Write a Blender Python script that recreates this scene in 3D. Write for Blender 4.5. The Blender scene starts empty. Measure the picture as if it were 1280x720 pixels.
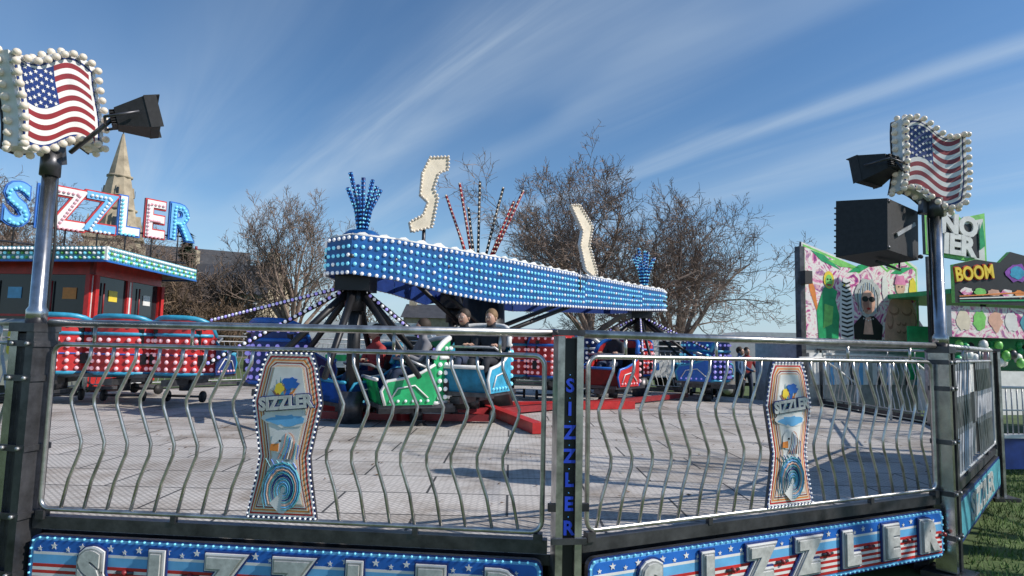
import bpy, math, random
from mathutils import Vector, Matrix, noise
random.seed(7)
D=bpy.data
scene=bpy.context.scene
V=Vector
# ------------------------------------------------------------ materials
MATS={}
def mat(name,col,rough=0.5,metal=0.0,emit=0.0,var=0.12,scale=6.0,ecol=None,bump=0.0,coat=0.0):
    if name in MATS: return MATS[name]
    m=D.materials.new(name); m.use_nodes=True
    nt=m.node_tree; b=nt.nodes['Principled BSDF']
    b.inputs['Roughness'].default_value=rough
    b.inputs['Metallic'].default_value=metal
    if coat: b.inputs['Coat Weight'].default_value=coat
    tc=nt.nodes.new('ShaderNodeTexCoord')
    n=nt.nodes.new('ShaderNodeTexNoise'); n.inputs['Scale'].default_value=scale; n.inputs['Detail'].default_value=6; n.inputs['Roughness'].default_value=.65
    nt.links.new(tc.outputs['Object'],n.inputs['Vector'])
    cr=nt.nodes.new('ShaderNodeValToRGB')
    cr.color_ramp.elements[0].position=.3; cr.color_ramp.elements[1].position=.7
    c=col
    cr.color_ramp.elements[0].color=(c[0]*(1-var*1.6),c[1]*(1-var*1.6),c[2]*(1-var*1.6),1)
    cr.color_ramp.elements[1].color=(min(1,c[0]*(1+var)),min(1,c[1]*(1+var)),min(1,c[2]*(1+var)),1)
    nt.links.new(n.outputs['Fac'],cr.inputs['Fac'])
    nt.links.new(cr.outputs['Color'],b.inputs['Base Color'])
    if emit>0:
        e=ecol or col
        b.inputs['Emission Color'].default_value=(e[0],e[1],e[2],1)
        b.inputs['Emission Strength'].default_value=emit
    if bump>0:
        bp=nt.nodes.new('ShaderNodeBump'); bp.inputs['Strength'].default_value=bump; bp.inputs['Distance'].default_value=.02
        nt.links.new(n.outputs['Fac'],bp.inputs['Height']); nt.links.new(bp.outputs['Normal'],b.inputs['Normal'])
    MATS[name]=m
    return m
steel=mat('brushed_steel',(.56,.54,.52),.3,.9,var=.35,scale=9)
steelD=mat('dark_steel',(.10,.10,.11),.4,.7,var=.35,scale=7)
chrome=mat('chrome_post',(.5,.5,.51),.22,.95,var=.3,scale=5)
galv=mat('galvanised',(.42,.43,.44),.45,.6,var=.2)
black=mat('black_paint',(.012,.012,.014),.45,var=.3)
blackp=mat('black_plastic',(.018,.018,.02),.6,var=.3,scale=30)
white=mat('white_paint',(.74,.74,.72),.4,var=.1)
cream=mat('cream_paint',(.72,.64,.50),.45,var=.12)
red=mat('red_paint',(.52,.03,.03),.35,var=.2)
redD=mat('dark_red_paint',(.25,.02,.025),.4,var=.2)
blue=mat('blue_paint',(.008,.09,.30),.3,var=.3)
blueD=mat('navy_paint',(.012,.035,.17),.35,var=.2)
blueM=mat('mid_blue_print',(.02,.14,.52),.35,var=.15)
blueL=mat('light_blue_print',(.14,.42,.72),.35,var=.12)
blueE=mat('blue_led',(.015,.05,.45),.4,emit=.12)
cyan=mat('cyan_paint',(.04,.33,.52),.35,var=.25)
teal=mat('teal_print',(.08,.34,.42),.4,var=.25)
green=mat('green_paint',(.02,.36,.13),.35,var=.2)
greenL=mat('lime_paint',(.22,.62,.14),.4,var=.2)
orange=mat('orange_print',(.75,.25,.05),.4,var=.15)
yellow=mat('yellow_print',(.8,.6,.05),.4,var=.12)
pink=mat('pink_print',(.78,.24,.45),.4,var=.3,scale=3)
purple=mat('purple_print',(.25,.06,.4),.4,var=.3)
skinp=mat('skin_print',(.72,.42,.31),.5,var=.2,scale=4)
skinp2=mat('skin_print_shade',(.42,.2,.15),.5,var=.2,scale=4)
silverp=mat('silver_letter',(.62,.63,.62),.3,.25,var=.2,scale=20)
bulbW=mat('bulb_white',(.8,.82,.85),.2,emit=.25,var=.02)
bulbWarm=mat('bulb_warm',(.75,.67,.56),.25,emit=.08,var=.05)
bulbC=mat('bulb_cyan',(.22,.66,.84),.2,emit=.36,var=.02,ecol=(.2,.68,.9))
bulbB=mat('bulb_blue',(.05,.25,.6),.2,emit=.25,var=.02,ecol=(.05,.3,.8))
bulbP=mat('bulb_pink',(.85,.5,.55),.2,emit=.25,var=.02,ecol=(.9,.5,.55))
bulbV=mat('bulb_violet',(.4,.35,.85),.2,emit=.35,var=.02,ecol=(.4,.35,.9))
glass=mat('dark_glass',(.02,.025,.03),.08,var=.1)
stone=mat('sandstone',(.38,.32,.23),.85,var=.3,scale=.6,bump=.3)
slate=mat('slate',(.06,.06,.065),.6,var=.25,scale=1.5)
bark=mat('bark',(.25,.185,.15),.9,var=.35,scale=3)
barkD=mat('bark_dark',(.17,.115,.075),.9,var=.35,scale=3)
conif=mat('conifer_needles',(.025,.05,.022),.8,var=.4,scale=1)
hedgeM=mat('hedge',(.12,.09,.05),.9,var=.4,scale=.8)
skinM=mat('skin',(.5,.3,.22),.5,var=.08)
hairM=mat('hair',(.04,.025,.015),.7,var=.3)
hairB=mat('hair_light',(.22,.13,.06),.7,var=.3)
jacket=mat('dark_jacket',(.02,.022,.03),.8,var=.3,scale=12)
jeans=mat('jeans',(.03,.045,.09),.85,var=.25,scale=12)
shoeM=mat('shoes',(.02,.02,.02),.5)
coatR=mat('red_coat',(.35,.04,.04),.8,var=.2)
coatG=mat('grey_coat',(.2,.2,.22),.8,var=.2)
coatB=mat('blue_coat',(.05,.12,.25),.8,var=.2)
leafM=mat('dead_leaf',(.14,.08,.035),.8,var=.4,scale=3)
def mural_mat():
    m=D.materials.new('airbrushed_mural'); m.use_nodes=True; t=m.node_tree; b=t.nodes['Principled BSDF']; b.inputs['Roughness'].default_value=.4
    tcx=t.nodes.new('ShaderNodeTexCoord')
    n=t.nodes.new('ShaderNodeTexNoise'); n.inputs['Scale'].default_value=2.6; n.inputs['Detail'].default_value=6; n.inputs['Distortion'].default_value=2.4
    t.links.new(tcx.outputs['Object'],n.inputs['Vector'])
    cr=t.nodes.new('ShaderNodeValToRGB'); e=cr.color_ramp.elements
    e[0].position=.25;e[0].color=(.10,.02,.18,1);e[1].position=.8;e[1].color=(.15,.5,.2,1)
    for p_,c in ((.36,(.45,.05,.25,1)),(.43,(.8,.35,.5,1)),(.48,(.8,.76,.7,1)),(.55,(.82,.8,.78,1)),(.6,(.75,.45,.5,1)),(.66,(.3,.08,.3,1)),(.72,(.7,.62,.45,1))):
        x=e.new(p_);x.color=c
    t.links.new(n.outputs['Fac'],cr.inputs['Fac']);t.links.new(cr.outputs['Color'],b.inputs['Base Color'])
    return m
mural=mural_mat()

# ------------------------------------------------------------ mesh builder
class MB:
    def __init__(s): s.v=[];s.f=[];s.mi=[];s.sm=[];s.mats=[];s.M=Matrix.Identity(4)
    def m(s,mt):
        if mt not in s.mats: s.mats.append(mt)
        return s.mats.index(mt)
    def add(s,vs,fs,mt,smooth=False):
        o=len(s.v); M=s.M
        s.v.extend([tuple(M@V(p)) for p in vs])
        i=s.m(mt)
        for f in fs:
            s.f.append(tuple(o+k for k in f)); s.mi.append(i); s.sm.append(smooth)
    def box(s,c,d,mt,R=None,taper=1.0):
        x,y,z=d[0]/2,d[1]/2,d[2]/2
        vs=[]
        for sz in(-1,1):
            t=1 if sz<0 else taper
            for sx,sy in((-1,-1),(1,-1),(1,1),(-1,1)):
                p=V((sx*x*t,sy*y*t,sz*z))
                if R: p=R@p
                vs.append(p+V(c))
        s.add(vs,[(3,2,1,0),(4,5,6,7),(0,1,5,4),(1,2,6,5),(2,3,7,6),(3,0,4,7)],mt)
    def tube(s,pts,rad,n,mt,closed=False,caps=True):
        pts=[V(p) for p in pts]; k=len(pts)
        if not isinstance(rad,(list,tuple)): rad=[rad]*k
        vs=[]; ref=None
        for i in range(k):
            if closed: t=(pts[(i+1)%k]-pts[i-1])
            else: t=pts[min(i+1,k-1)]-pts[max(i-1,0)]
            if t.length<1e-9: t=V((0,0,1))
            t.normalize()
            if ref is None: ref=V((0,0,1)) if abs(t.z)<.9 else V((1,0,0))
            a=ref-t*ref.dot(t)
            if a.length<1e-4: a=t.orthogonal()
            a.normalize(); b=t.cross(a); ref=a
            for j in range(n):
                an=2*math.pi*j/n
                vs.append(pts[i]+(a*math.cos(an)+b*math.sin(an))*rad[i])
        fs=[]
        for i in range(k if closed else k-1):
            i2=(i+1)%k
            for j in range(n):
                j2=(j+1)%n
                fs.append((i*n+j,i*n+j2,i2*n+j2,i2*n+j))
        if caps and not closed:
            fs.append(tuple(range(n-1,-1,-1))); fs.append(tuple((k-1)*n+j for j in range(n)))
        s.add(vs,fs,mt,n>4)
    def ball(s,c,r,mt,n=7,m=4,sc=(1,1,1)):
        vs=[];c=V(c)
        for i in range(1,m):
            ph=math.pi*i/m
            for j in range(n):
                a=2*math.pi*j/n
                vs.append(c+V((r*sc[0]*math.sin(ph)*math.cos(a),r*sc[1]*math.sin(ph)*math.sin(a),r*sc[2]*math.cos(ph))))
        vs.append(c+V((0,0,r*sc[2])));vs.append(c-V((0,0,r*sc[2])))
        T=len(vs)-2;B=T+1;fs=[]
        for j in range(n):
            j2=(j+1)%n
            fs.append((T,j,j2));fs.append((B,(m-2)*n+j2,(m-2)*n+j))
            for i in range(m-2): fs.append((i*n+j,(i+1)*n+j,(i+1)*n+j2,i*n+j2))
        s.add(vs,fs,mt,True)
    def prism(s,pts,z0,z1,mt,side=None):
        n=len(pts)
        vs=[(p[0],p[1],z0) for p in pts]+[(p[0],p[1],z1) for p in pts]
        s.add(vs,[tuple(range(n,2*n))],mt)
        s.add(vs,[tuple(range(n-1,-1,-1))]+[(i,(i+1)%n,n+(i+1)%n,n+i) for i in range(n)],side or mt)
    def text(s,t,size,ext,off,loc,mt,align='CENTER',sx=1.0,rot=0,shear=0):
        cu=D.curves.new('t','FONT'); cu.body=t; cu.size=size; cu.extrude=ext; cu.offset=off; cu.align_x=align; cu.align_y='CENTER'; cu.resolution_u=3; cu.shear=shear
        ob=D.objects.new('t',cu); scene.collection.objects.link(ob)
        dg=bpy.context.evaluated_depsgraph_get()
        me=D.meshes.new_from_object(ob.evaluated_get(dg))
        L=Matrix.Translation(V(loc))@Matrix.Rotation(rot,4,'Z')@Matrix.Diagonal((sx,1,1,1))
        s.add([L@v.co for v in me.vertices],[tuple(p.vertices) for p in me.polygons],mt)
        D.objects.remove(ob); D.meshes.remove(me)
    def obj(s,name,loc=None,parent=None):
        me=D.meshes.new(name); 
        me.from_pydata(s.v,[],s.f)
        for m_ in s.mats: me.materials.append(m_)
        me.polygons.foreach_set('material_index',s.mi)
        me.polygons.foreach_set('use_smooth',s.sm)
        me.update()
        o=D.objects.new(name,me); scene.collection.objects.link(o)
        if loc is not None:
            me.transform(Matrix.Translation(-V(loc))); o.location=loc
        if parent: o.parent=parent
        return o
def frame(o,x,up=V((0,0,1))):
    x=V(x).normalized(); z=x.cross(up).normalized(); y=z.cross(x)
    M=Matrix.Identity(4)
    for i in range(3): M[i][0]=x[i];M[i][1]=y[i];M[i][2]=z[i];M[i][3]=o[i]
    return M
def rrect(x0,y0,x1,y1,r,n=5):
    P=[]
    for cx,cy,a0 in((x1-r,y1-r,0),(x0+r,y1-r,90),(x0+r,y0+r,180),(x1-r,y0+r,270)):
        for i in range(n+1):
            a=math.radians(a0+90*i/n); P.append((cx+r*math.cos(a),cy+r*math.sin(a)))
    return P
def along(pts,step,closed=True):
    out=[];k=len(pts);rest=0
    for i in range(k if closed else k-1):
        a=V(pts[i]);b=V(pts[(i+1)%k]);L=(b-a).length;d=rest
        while d<L: out.append(a+(b-a)*(d/L));d+=step
        rest=d-L
    return out
def star(cx,cy,r,r2=.42,rot=0):
    return [(cx-(r if i%2==0 else r*r2)*math.sin(math.pi*i/5+rot),cy+(r if i%2==0 else r*r2)*math.cos(math.pi*i/5+rot)) for i in range(10)]
def empty(name,loc=(0,0,0)):
    e=D.objects.new(name,None); e.location=loc; scene.collection.objects.link(e); return e

# ------------------------------------------------------------ camera
cam=D.objects.new('camera',D.cameras.new('camera')); scene.collection.objects.link(cam)
cam.data.sensor_width=36; cam.data.lens=36*780/1280; cam.data.clip_end=2000; cam.data.clip_start=.05
cam.matrix_world=Matrix.Translation((0,0,1.65))@Matrix.Rotation(math.radians(95.3),4,'X')@Matrix.Rotation(math.radians(1.3),4,'Z')
scene.camera=cam
# ------------------------------------------------------------ light + sky
AZ=math.radians(104);EL=math.radians(38)
sd=V((math.sin(AZ)*math.cos(EL),math.cos(AZ)*math.cos(EL),math.sin(EL)))
sl=D.lights.new('sun','SUN'); sl.energy=5.0; sl.angle=math.radians(.5); sl.color=(1,.93,.84)
so=D.objects.new('sun',sl); scene.collection.objects.link(so); so.rotation_euler=sd.to_track_quat('Z','Y').to_euler(); so.location=(10,-5,20)
w=D.worlds.new('World'); scene.world=w; w.use_nodes=True
nt=w.node_tree; N=nt.nodes; Lk=nt.links
bg=N['Background']; bg.inputs['Strength'].default_value=.13
sky=N.new('ShaderNodeTexSky'); sky.sky_type='NISHITA'; sky.sun_disc=False; sky.sun_elevation=EL; sky.sun_rotation=AZ; sky.air_density=1.0; sky.dust_density=.1; sky.ozone_density=3.0
hs=N.new('ShaderNodeHueSaturation'); hs.inputs['Saturation'].default_value=1.15; Lk.new(sky.outputs[0],hs.inputs['Color'])
tc=N.new('ShaderNodeTexCoord')
sep=N.new('ShaderNodeSeparateXYZ'); Lk.new(tc.outputs['Generated'],sep.inputs[0])
def mth(op,a,b=None,clamp=False):
    n=N.new('ShaderNodeMath'); n.operation=op; n.use_clamp=clamp
    for i,x in enumerate((a,b)):
        if x is None: continue
        if isinstance(x,(int,float)): n.inputs[i].default_value=x
        else: Lk.new(x,n.inputs[i])
    return n.outputs[0]
zz=mth('ADD',mth('MAXIMUM',sep.outputs[2],0.0),.06)
px=mth('DIVIDE',sep.outputs[0],zz); py=mth('DIVIDE',sep.outputs[1],zz)
a_=mth('ADD',mth('MULTIPLY',px,.82),mth('MULTIPLY',py,.57))   # across the cirrus streaks
b_=mth('ADD',mth('MULTIPLY',px,-.57),mth('MULTIPLY',py,.82))  # along them
def mrange(x,lo,hi):
    mr=N.new('ShaderNodeMapRange'); mr.interpolation_type='SMOOTHSTEP'; mr.inputs['From Min'].default_value=lo; mr.inputs['From Max'].default_value=hi
    Lk.new(x,mr.inputs['Value']); return mr.outputs[0]
def clouds(sa,sb,off,lo,hi,det=5,rough=.55,dist=.6):
    cmb=N.new('ShaderNodeCombineXYZ'); Lk.new(mth('MULTIPLY',a_,sa),cmb.inputs[0]); Lk.new(mth('MULTIPLY',b_,sb),cmb.inputs[1]); cmb.inputs[2].default_value=off
    n=N.new('ShaderNodeTexNoise'); n.inputs['Scale'].default_value=1; n.inputs['Detail'].default_value=det; n.inputs['Roughness'].default_value=rough; n.inputs['Distortion'].default_value=dist
    Lk.new(cmb.outputs[0],n.inputs['Vector'])
    return mrange(n.outputs['Fac'],lo,hi)
c1=clouds(.75,.20,3.1,.46,.82,4,.5,.9)
c2=clouds(2.8,.30,9.4,.36,.8,5,.6,1.0)
c3=clouds(.6,.45,5.0,.35,.7,3)
wob=mth('ADD',a_,mth('MULTIPLY',c3,.10))
tot=mth('MULTIPLY',c1,.40)
tot=mth('ADD',tot,mth('MULTIPLY',mth('MULTIPLY',c2,c3),.24))
for ctr,wd,st in ((1.02,.26,.46),(2.12,.13,.75),(2.55,.35,.38),(1.5,.14,.20),(.35,.3,.26),(3.4,.5,.35)):
    bmp=mth('SUBTRACT',1.0,mrange(mth('ABSOLUTE',mth('SUBTRACT',wob,ctr)),.0,wd))
    tot=mth('ADD',tot,mth('MULTIPLY',mth('MULTIPLY',bmp,st),mth('ADD',mth('MULTIPLY',c2,.65),.35)))
mask=mth('MULTIPLY',tot,.70,True)
haze=mth('MULTIPLY',mth('SUBTRACT',1.0,mrange(sep.outputs[2],-.02,.22)),.75)
hz=N.new('ShaderNodeMixRGB'); Lk.new(haze,hz.inputs[0]); Lk.new(hs.outputs[0],hz.inputs[1]); hz.inputs[2].default_value=(3.0,4.4,5.9,1)
mix=N.new('ShaderNodeMixRGB'); Lk.new(mask,mix.inputs[0]); Lk.new(hz.outputs[0],mix.inputs[1]); mix.inputs[2].default_value=(4.8,5.7,6.5,1)
Lk.new(mix.outputs[0],bg.inputs['Color'])
scene.view_settings.view_transform='Standard'; scene.view_settings.look='None'; scene.view_settings.exposure=0

# ------------------------------------------------------------ ground
def ground_mat():
    m=D.materials.new('grass_ground'); m.use_nodes=True; t=m.node_tree; b=t.nodes['Principled BSDF']; b.inputs['Roughness'].default_value=.95
    n=t.nodes.new('ShaderNodeTexNoise'); n.inputs['Scale'].default_value=1.3; n.inputs['Detail'].default_value=9; n.inputs['Roughness'].default_value=.7
    tcx=t.nodes.new('ShaderNodeTexCoord'); t.links.new(tcx.outputs['Object'],n.inputs['Vector'])
    cr=t.nodes.new('ShaderNodeValToRGB'); e=cr.color_ramp.elements
    e[0].position=.3;e[0].color=(.05,.06,.02,1);e[1].position=.7;e[1].color=(.10,.15,.04,1)
    x=e.new(.5);x.color=(.07,.11,.03,1)
    t.links.new(n.outputs['Fac'],cr.inputs['Fac']);t.links.new(cr.outputs['Color'],b.inputs['Base Color'])
    bp=t.nodes.new('ShaderNodeBump');bp.inputs['Strength'].default_value=.6;bp.inputs['Distance'].default_value=.05
    t.links.new(n.outputs['Fac'],bp.inputs['Height']);t.links.new(bp.outputs['Normal'],b.inputs['Normal'])
    return m
gm=ground_mat()
g=MB(); g.add([(-700,-300,0),(700,-300,0),(700,900,0),(-700,900,0)],[(0,1,2,3)],gm); g.obj('ground')
gb=MB(); blade=mat('grass_blade',(.11,.19,.045),.8,var=.35,scale=2); blade2=mat('grass_blade_dry',(.2,.2,.07),.8,var=.3,scale=2)
vs1=[];fs1=[];vs2=[];fs2=[]
for i in range(34000):
    x=random.uniform(3.2,9);y=random.uniform(2.5,10.5)
    if x<3.2+(y-4.6)*.85: continue
    h=random.uniform(.02,.07);a=random.uniform(0,6.28);wd=.006
    dx,dy=math.cos(a)*wd,math.sin(a)*wd
    l=V((random.uniform(-.03,.03),random.uniform(-.03,.03)))
    vv,ff=(vs1,fs1) if random.random()<.88 else (vs2,fs2)
    o=len(vv); vv+=[(x-dx,y-dy,0),(x+dx,y+dy,0),(x+l.x,y+l.y,h)]; ff.append((o,o+1,o+2))
gb.add(vs1,fs1,blade);gb.add(vs2,fs2,blade2);gb.obj('grass')

# ------------------------------------------------------------ ride platform
PL=[V(p) for p in [(-5.9,5.25),(-2.84,3.74),(.32,3.47),(3.34,4.86),(5.72,7.45),(7.1,10.6),(6.9,14),(4.8,17),(1.2,18.6),(-3,18.3),(-6.6,16.3),(-8.8,13),(-8.4,8.8)]]
def plate_mat():
    m=D.materials.new('tread_plate'); m.use_nodes=True; t=m.node_tree; b=t.nodes['Principled BSDF']
    tcx=t.nodes.new('ShaderNodeTexCoord')
    br=t.nodes.new('ShaderNodeTexBrick'); br.inputs['Scale'].default_value=1; br.inputs['Brick Width'].default_value=1.25; br.inputs['Row Height'].default_value=.62; br.inputs['Mortar Size'].default_value=.01
    br.inputs['Color1'].default_value=(.60,.565,.53,1);br.inputs['Color2'].default_value=(.50,.475,.45,1);br.inputs['Mortar'].default_value=(.08,.08,.08,1)
    t.links.new(tcx.outputs['Object'],br.inputs['Vector'])
    mp=t.nodes.new('ShaderNodeMapping'); mp.inputs['Rotation'].default_value=(0,0,.785); mp.inputs['Scale'].default_value=(14,14,14)
    t.links.new(tcx.outputs['Object'],mp.inputs['Vector'])
    ck=t.nodes.new('ShaderNodeTexBrick'); ck.inputs['Scale'].default_value=1; ck.inputs['Brick Width'].default_value=1.0;ck.inputs['Row Height'].default_value=.5;ck.inputs['Mortar Size'].default_value=.10
    ck.inputs['Color1'].default_value=(1,1,1,1);ck.inputs['Color2'].default_value=(.9,.9,.9,1);ck.inputs['Mortar'].default_value=(.66,.66,.66,1)
    t.links.new(mp.outputs[0],ck.inputs['Vector'])
    n=t.nodes.new('ShaderNodeTexNoise'); n.inputs['Scale'].default_value=1.3; n.inputs['Detail'].default_value=9;n.inputs['Roughness'].default_value=.72
    t.links.new(tcx.outputs['Object'],n.inputs['Vector'])
    cr=t.nodes.new('ShaderNodeValToRGB'); cr.color_ramp.elements[0].position=.35;cr.color_ramp.elements[0].color=(.58,.53,.48,1);cr.color_ramp.elements[1].position=.55;cr.color_ramp.elements[1].color=(1,1,1,1)
    t.links.new(n.outputs['Fac'],cr.inputs['Fac'])
    a=t.nodes.new('ShaderNodeMixRGB');a.blend_type='MULTIPLY';a.inputs[0].default_value=1;t.links.new(br.outputs['Color'],a.inputs[1]);t.links.new(ck.outputs['Color'],a.inputs[2])
    c=t.nodes.new('ShaderNodeMixRGB');c.blend_type='MULTIPLY';c.inputs[0].default_value=1;t.links.new(a.outputs[0],c.inputs[1]);t.links.new(cr.outputs['Color'],c.inputs[2])
    t.links.new(c.outputs[0],b.inputs['Base Color']); b.inputs['Roughness'].default_value=.7;b.inputs['Specular IOR Level'].default_value=.3
    bp=t.nodes.new('ShaderNodeBump');bp.inputs['Strength'].default_value=.25;bp.inputs['Distance'].default_value=.003
    t.links.new(ck.outputs['Color'],bp.inputs['Height']);t.links.new(bp.outputs['Normal'],b.inputs['Normal'])
    return m
p=MB(); cen=V((-.6,11.0)); ins=[cen+(q-cen)*.985 for q in PL]
p.prism([(q.x,q.y) for q in ins],.44,.5,plate_mat(),steelD)
for q in ins: p.box((q.x*.98,q.y*.98+.2,.22),(.12,.12,.44),steelD)
p.obj('ride_platform')
mb=MB(); rd=random.Random(9); vs=[];fs=[]
for i in range(420):
    x=rd.uniform(-5,5);y=rd.uniform(4.2,12)
    if y<4.4+abs(x)*.45: continue
    a=rd.uniform(0,6.28);s=rd.uniform(.012,.03);o=len(vs)
    for k in range(4): vs.append((x+s*math.cos(a+k*1.57)*(1 if k%2 else .5),y+s*math.sin(a+k*1.57)*(1 if k%2 else .5),.506+rd.uniform(0,.01)))
    fs.append((o,o+1,o+2,o+3))
mb.add(vs,fs,leafM); mb.obj('fallen_leaves')

# ------------------------------------------------------------ fence
def medallion(mb,cx):
    prof=[(1.585,.135),(1.50,.165),(1.30,.205),(1.14,.175),(1.0,.15),(.88,.165),(.66,.205)]
    def outl(k):
        zmid=1.12
        r=[(cx+max(.01,hw-k),z if abs(z-zmid)<.45 else z-math.copysign(k,z-zmid)) for z,hw in prof]
        return r+[(2*cx-x,z) for x,z in reversed(r)]
    mb.prism(outl(0)[::-1],-.01,.012,blueD,steelD)
    for i,(k,mt) in enumerate(((.012,white),(.022,red),(.032,cream),(.041,orange),(.050,cream),(.058,redD),(.065,white),(.072,skinp),(.079,cream),(.086,white))):
        mb.prism(outl(k)[::-1],.012+i*.0012,.0133+i*.0012,mt)
    for q in along(outl(.006),.03): mb.ball((q.x,q.y,.018),.0075,bulbW,6,3)
    z=.0255
    def blob(bx,by,rx,ry,mt,zz,sd,n=18,w=.25):
        rr=random.Random(sd)
        mb.prism([(bx+rx*math.cos(6.283*i/n)*(1+rr.uniform(-w,w)),by+ry*math.sin(6.283*i/n)*(1+rr.uniform(-w,w))) for i in range(n)],zz,zz+.0008,mt)
    rr=random.Random(4)
    for k in range(22):
        a=math.radians(rr.uniform(15,165)); r=rr.uniform(.07,.125); c0=(cx+rr.uniform(-.03,.03),1.30)
        mt=(yellow,orange,blueM,teal,white,skinp2)[k%6]
        mb.prism([(c0[0]-.02*math.sin(a),c0[1]+.02*math.cos(a)),(c0[0]+.02*math.sin(a),c0[1]-.02*math.cos(a)),(c0[0]+r*math.cos(a),c0[1]+r*1.25*math.sin(a))],z+k*.0001,z+.0009+k*.0001,mt)
    blob(cx+.02,1.41,.045,.035,blueM,z+.004,2);blob(cx-.045,1.38,.03,.03,yellow,z+.004,12)
    blob(cx-.0,1.22,.13,.055,white,z+.001,4,22,.15);blob(cx,1.205,.10,.03,blueL,z+.002,5,20,.3)
    mb.text('SIZZLER',.098,.003,.010,(cx,1.30,z+.008),blueD,sx=.88,rot=.1)
    mb.text('SIZZLER',.098,.003,.005,(cx,1.30,z+.013),silverp,sx=.88,rot=.1)
    blob(cx-.01,1.08,.07,.065,white,z+.003,8,14,.1); blob(cx+.02,1.06,.05,.08,skinp,z+.002,18,14,.2)
    for k in range(7): mb.tube([(cx+.01+.012*k,1.13-.01*k,z+.005),(cx-.0+.014*k,1.06,z+.005),(cx-.03+.018*k,.99,z+.005)],.0028,4,(skinp2,teal,blueM,white)[k%4])
    mb.prism([(cx-.08,1.035),(cx-.03,1.03),(cx-.03,1.075),(cx-.075,1.07)],z+.0045,z+.006,orange)
    mb.ball((cx-.022,1.09,z+.005),.008,black,6,3)
    blob(cx+.005,.85,.105,.15,white,z+.002,9,22,.08)
    for k in range(8):
        r0=.025+k*.0165; P=[]
        for i in range(14):
            a=math.radians(215-i*24); q=r0*(1-.03*i)
            P.append((cx+.012+q*math.cos(a)*.92,.82+q*math.sin(a)*1.25,z+.004+k*.0002))
        mb.tube(P,[.0025+.0045*math.sin(3.14*i/13) for i in range(14)],4,(teal,blueL,teal,blueD,teal,skinp,blueL,teal)[k])
    for k in range(6):
        mb.tube([(cx-.10+.032*k,.99-.004*k,z+.005),(cx-.07+.03*k,.945,z+.005),(cx-.085+.03*k,.90,z+.005)],.0035,4,blueM if k%2 else teal)
def fence_panel(A,B,med=True,skirt=True,cheq=False,lod=0,name='fence_panel'):
    mb=MB(); A=V((A[0],A[1],0));B=V((B[0],B[1],0));L=(B-A).length
    mb.M=frame(A,B-A)
    n=8 if lod==0 else 5
    fr=steel if lod==0 else galv
    e=.13
    mb.tube([(q[0],q[1],0) for q in rrect(e,.65,L-e,1.6,.06)],.014,n,fr,closed=True)
    mb.tube([(e-.04,1.725,0),(L-e+.04,1.725,0)],.023,n,fr)
    for x in (e+.25,L/2-.6,L/2+.6,L-e-.25): mb.tube([(x,1.6,0),(x,1.71,0)],.01,6,fr)
    c=L/2; rj=random.Random(int(L*1000))
    for sgn in(-1,1):
        k=0
        while True:
            d=.285+k*.142; k+=1
            if d>L/2-e-.07: break
            x=c+sgn*d+rj.uniform(-.004,.004); s=sgn
            pts=[(x-s*.06,1.6,0),(x-s*.055,1.52,0),(x+s*.042,1.30,.0),(x+s*.036,1.25,0),(x-s*.045,1.04,0),(x-s*.042,.98,0),(x+s*.015,.82,0),(x+s*.05,.65,0)]
            mb.tube(pts,.0098,6 if lod==0 else 4,steel if lod==0 else galv)
            if lod==0:
                for pp in (pts[0],pts[-1]): mb.ball(pp,.014,steelD,6,4,(1,1,.7))
    if med: medallion(mb,c)
    mb.box((L/2,.575,-.02),(L-.2,.07,.06),steelD)
    for x in (e+.02,L-e-.02): mb.box((x,.62,0),(.05,.05,.05),steelD)
    for x in (L*.3,L*.74): 
        mb.box((x,.625,.0),(.03,.045,.03),steelD)
    if cheq:
        s=.3; nx=int((L-.3)/s)
        for i in range(nx):
            for j in range(3):
                mb.box((.15+s*(i+.5),.7+s*(j+.5)-.0,-.02),(s-.004,s-.004,.012),(black,white,galv)[(i+j)%2 if (i*7+j*3)%5 else 2])
    if skirt:
        x0,x1=.12,L-.12
        mb.prism(rrect(x0,.17,x1,.515,.05),.0,.035,blueD,steelD)
        if lod==0:
            mb.prism(rrect(x0+.012,.182,x1-.012,.503,.045),.035,.037,blueL)
            mb.prism(rrect(x0+.03,.20,x1-.03,.487,.035),.037,.039,blueM)
            z=.0392
            for k,(ya,yb,mt) in enumerate(((.36,.41,blueL),(.41,.425,white))):
                mb.prism([(x0+.032,ya),(x1-.032,ya),(x1-.032,yb),(x0+.032,yb)],z,z+.001,mt)
            nst=9; 
            for i in range(nst):
                ya=.203+i*.0175; 
                mb.prism([(x0+.034,ya),(x1-.034,ya),(x1-.034,ya+.0172),(x0+.034,ya+.0172)],z+.0015,z+.003,(white if i%2 else red))
            xx=x0+.07;i=0
            while xx<x1-.06:
                mb.prism(star(xx,.458 if i%2 else .442,.021 if i%2 else .015),z+.0012,z+.0032,white); xx+=.085;i+=1
            for q in along(rrect(x0+.014,.184,x1-.014,.501,.043),.045): mb.ball((q.x,q.y,.04),.0075,bulbC,6,3)
            pitch=(x1-x0-.5)/6.3
            for i,ch in enumerate('SIZZLER'):
                lx=x0+.40+i*pitch
                mb.text(ch,.25,.006,.046,(lx,.34,.050),blueD,sx=.98)
                mb.text(ch,.25,.005,.036,(lx,.34,.0615),white,sx=.98)
                mb.text(ch,.25,.004,.028,(lx,.34,.071),galv,sx=.98)
                mb.text(ch,.25,.004,.018,(lx,.34,.079),silverp,sx=.98)
                mb.tube([(lx+pitch/2-.05,.335,.045),(lx+pitch/2+.05,.335,.045)],.009,6,steelD); mb.ball((lx+pitch/2,.335,.05),.018,redD,8,5)
        else:
            mb.prism(rrect(x0+.02,.20,x1-.02,.487,.035),.035,.039,teal)
            mb.text('SIZZLER',.3,.004,.01,(L/2,.34,.045),silverp,sx=1.6)
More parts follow.
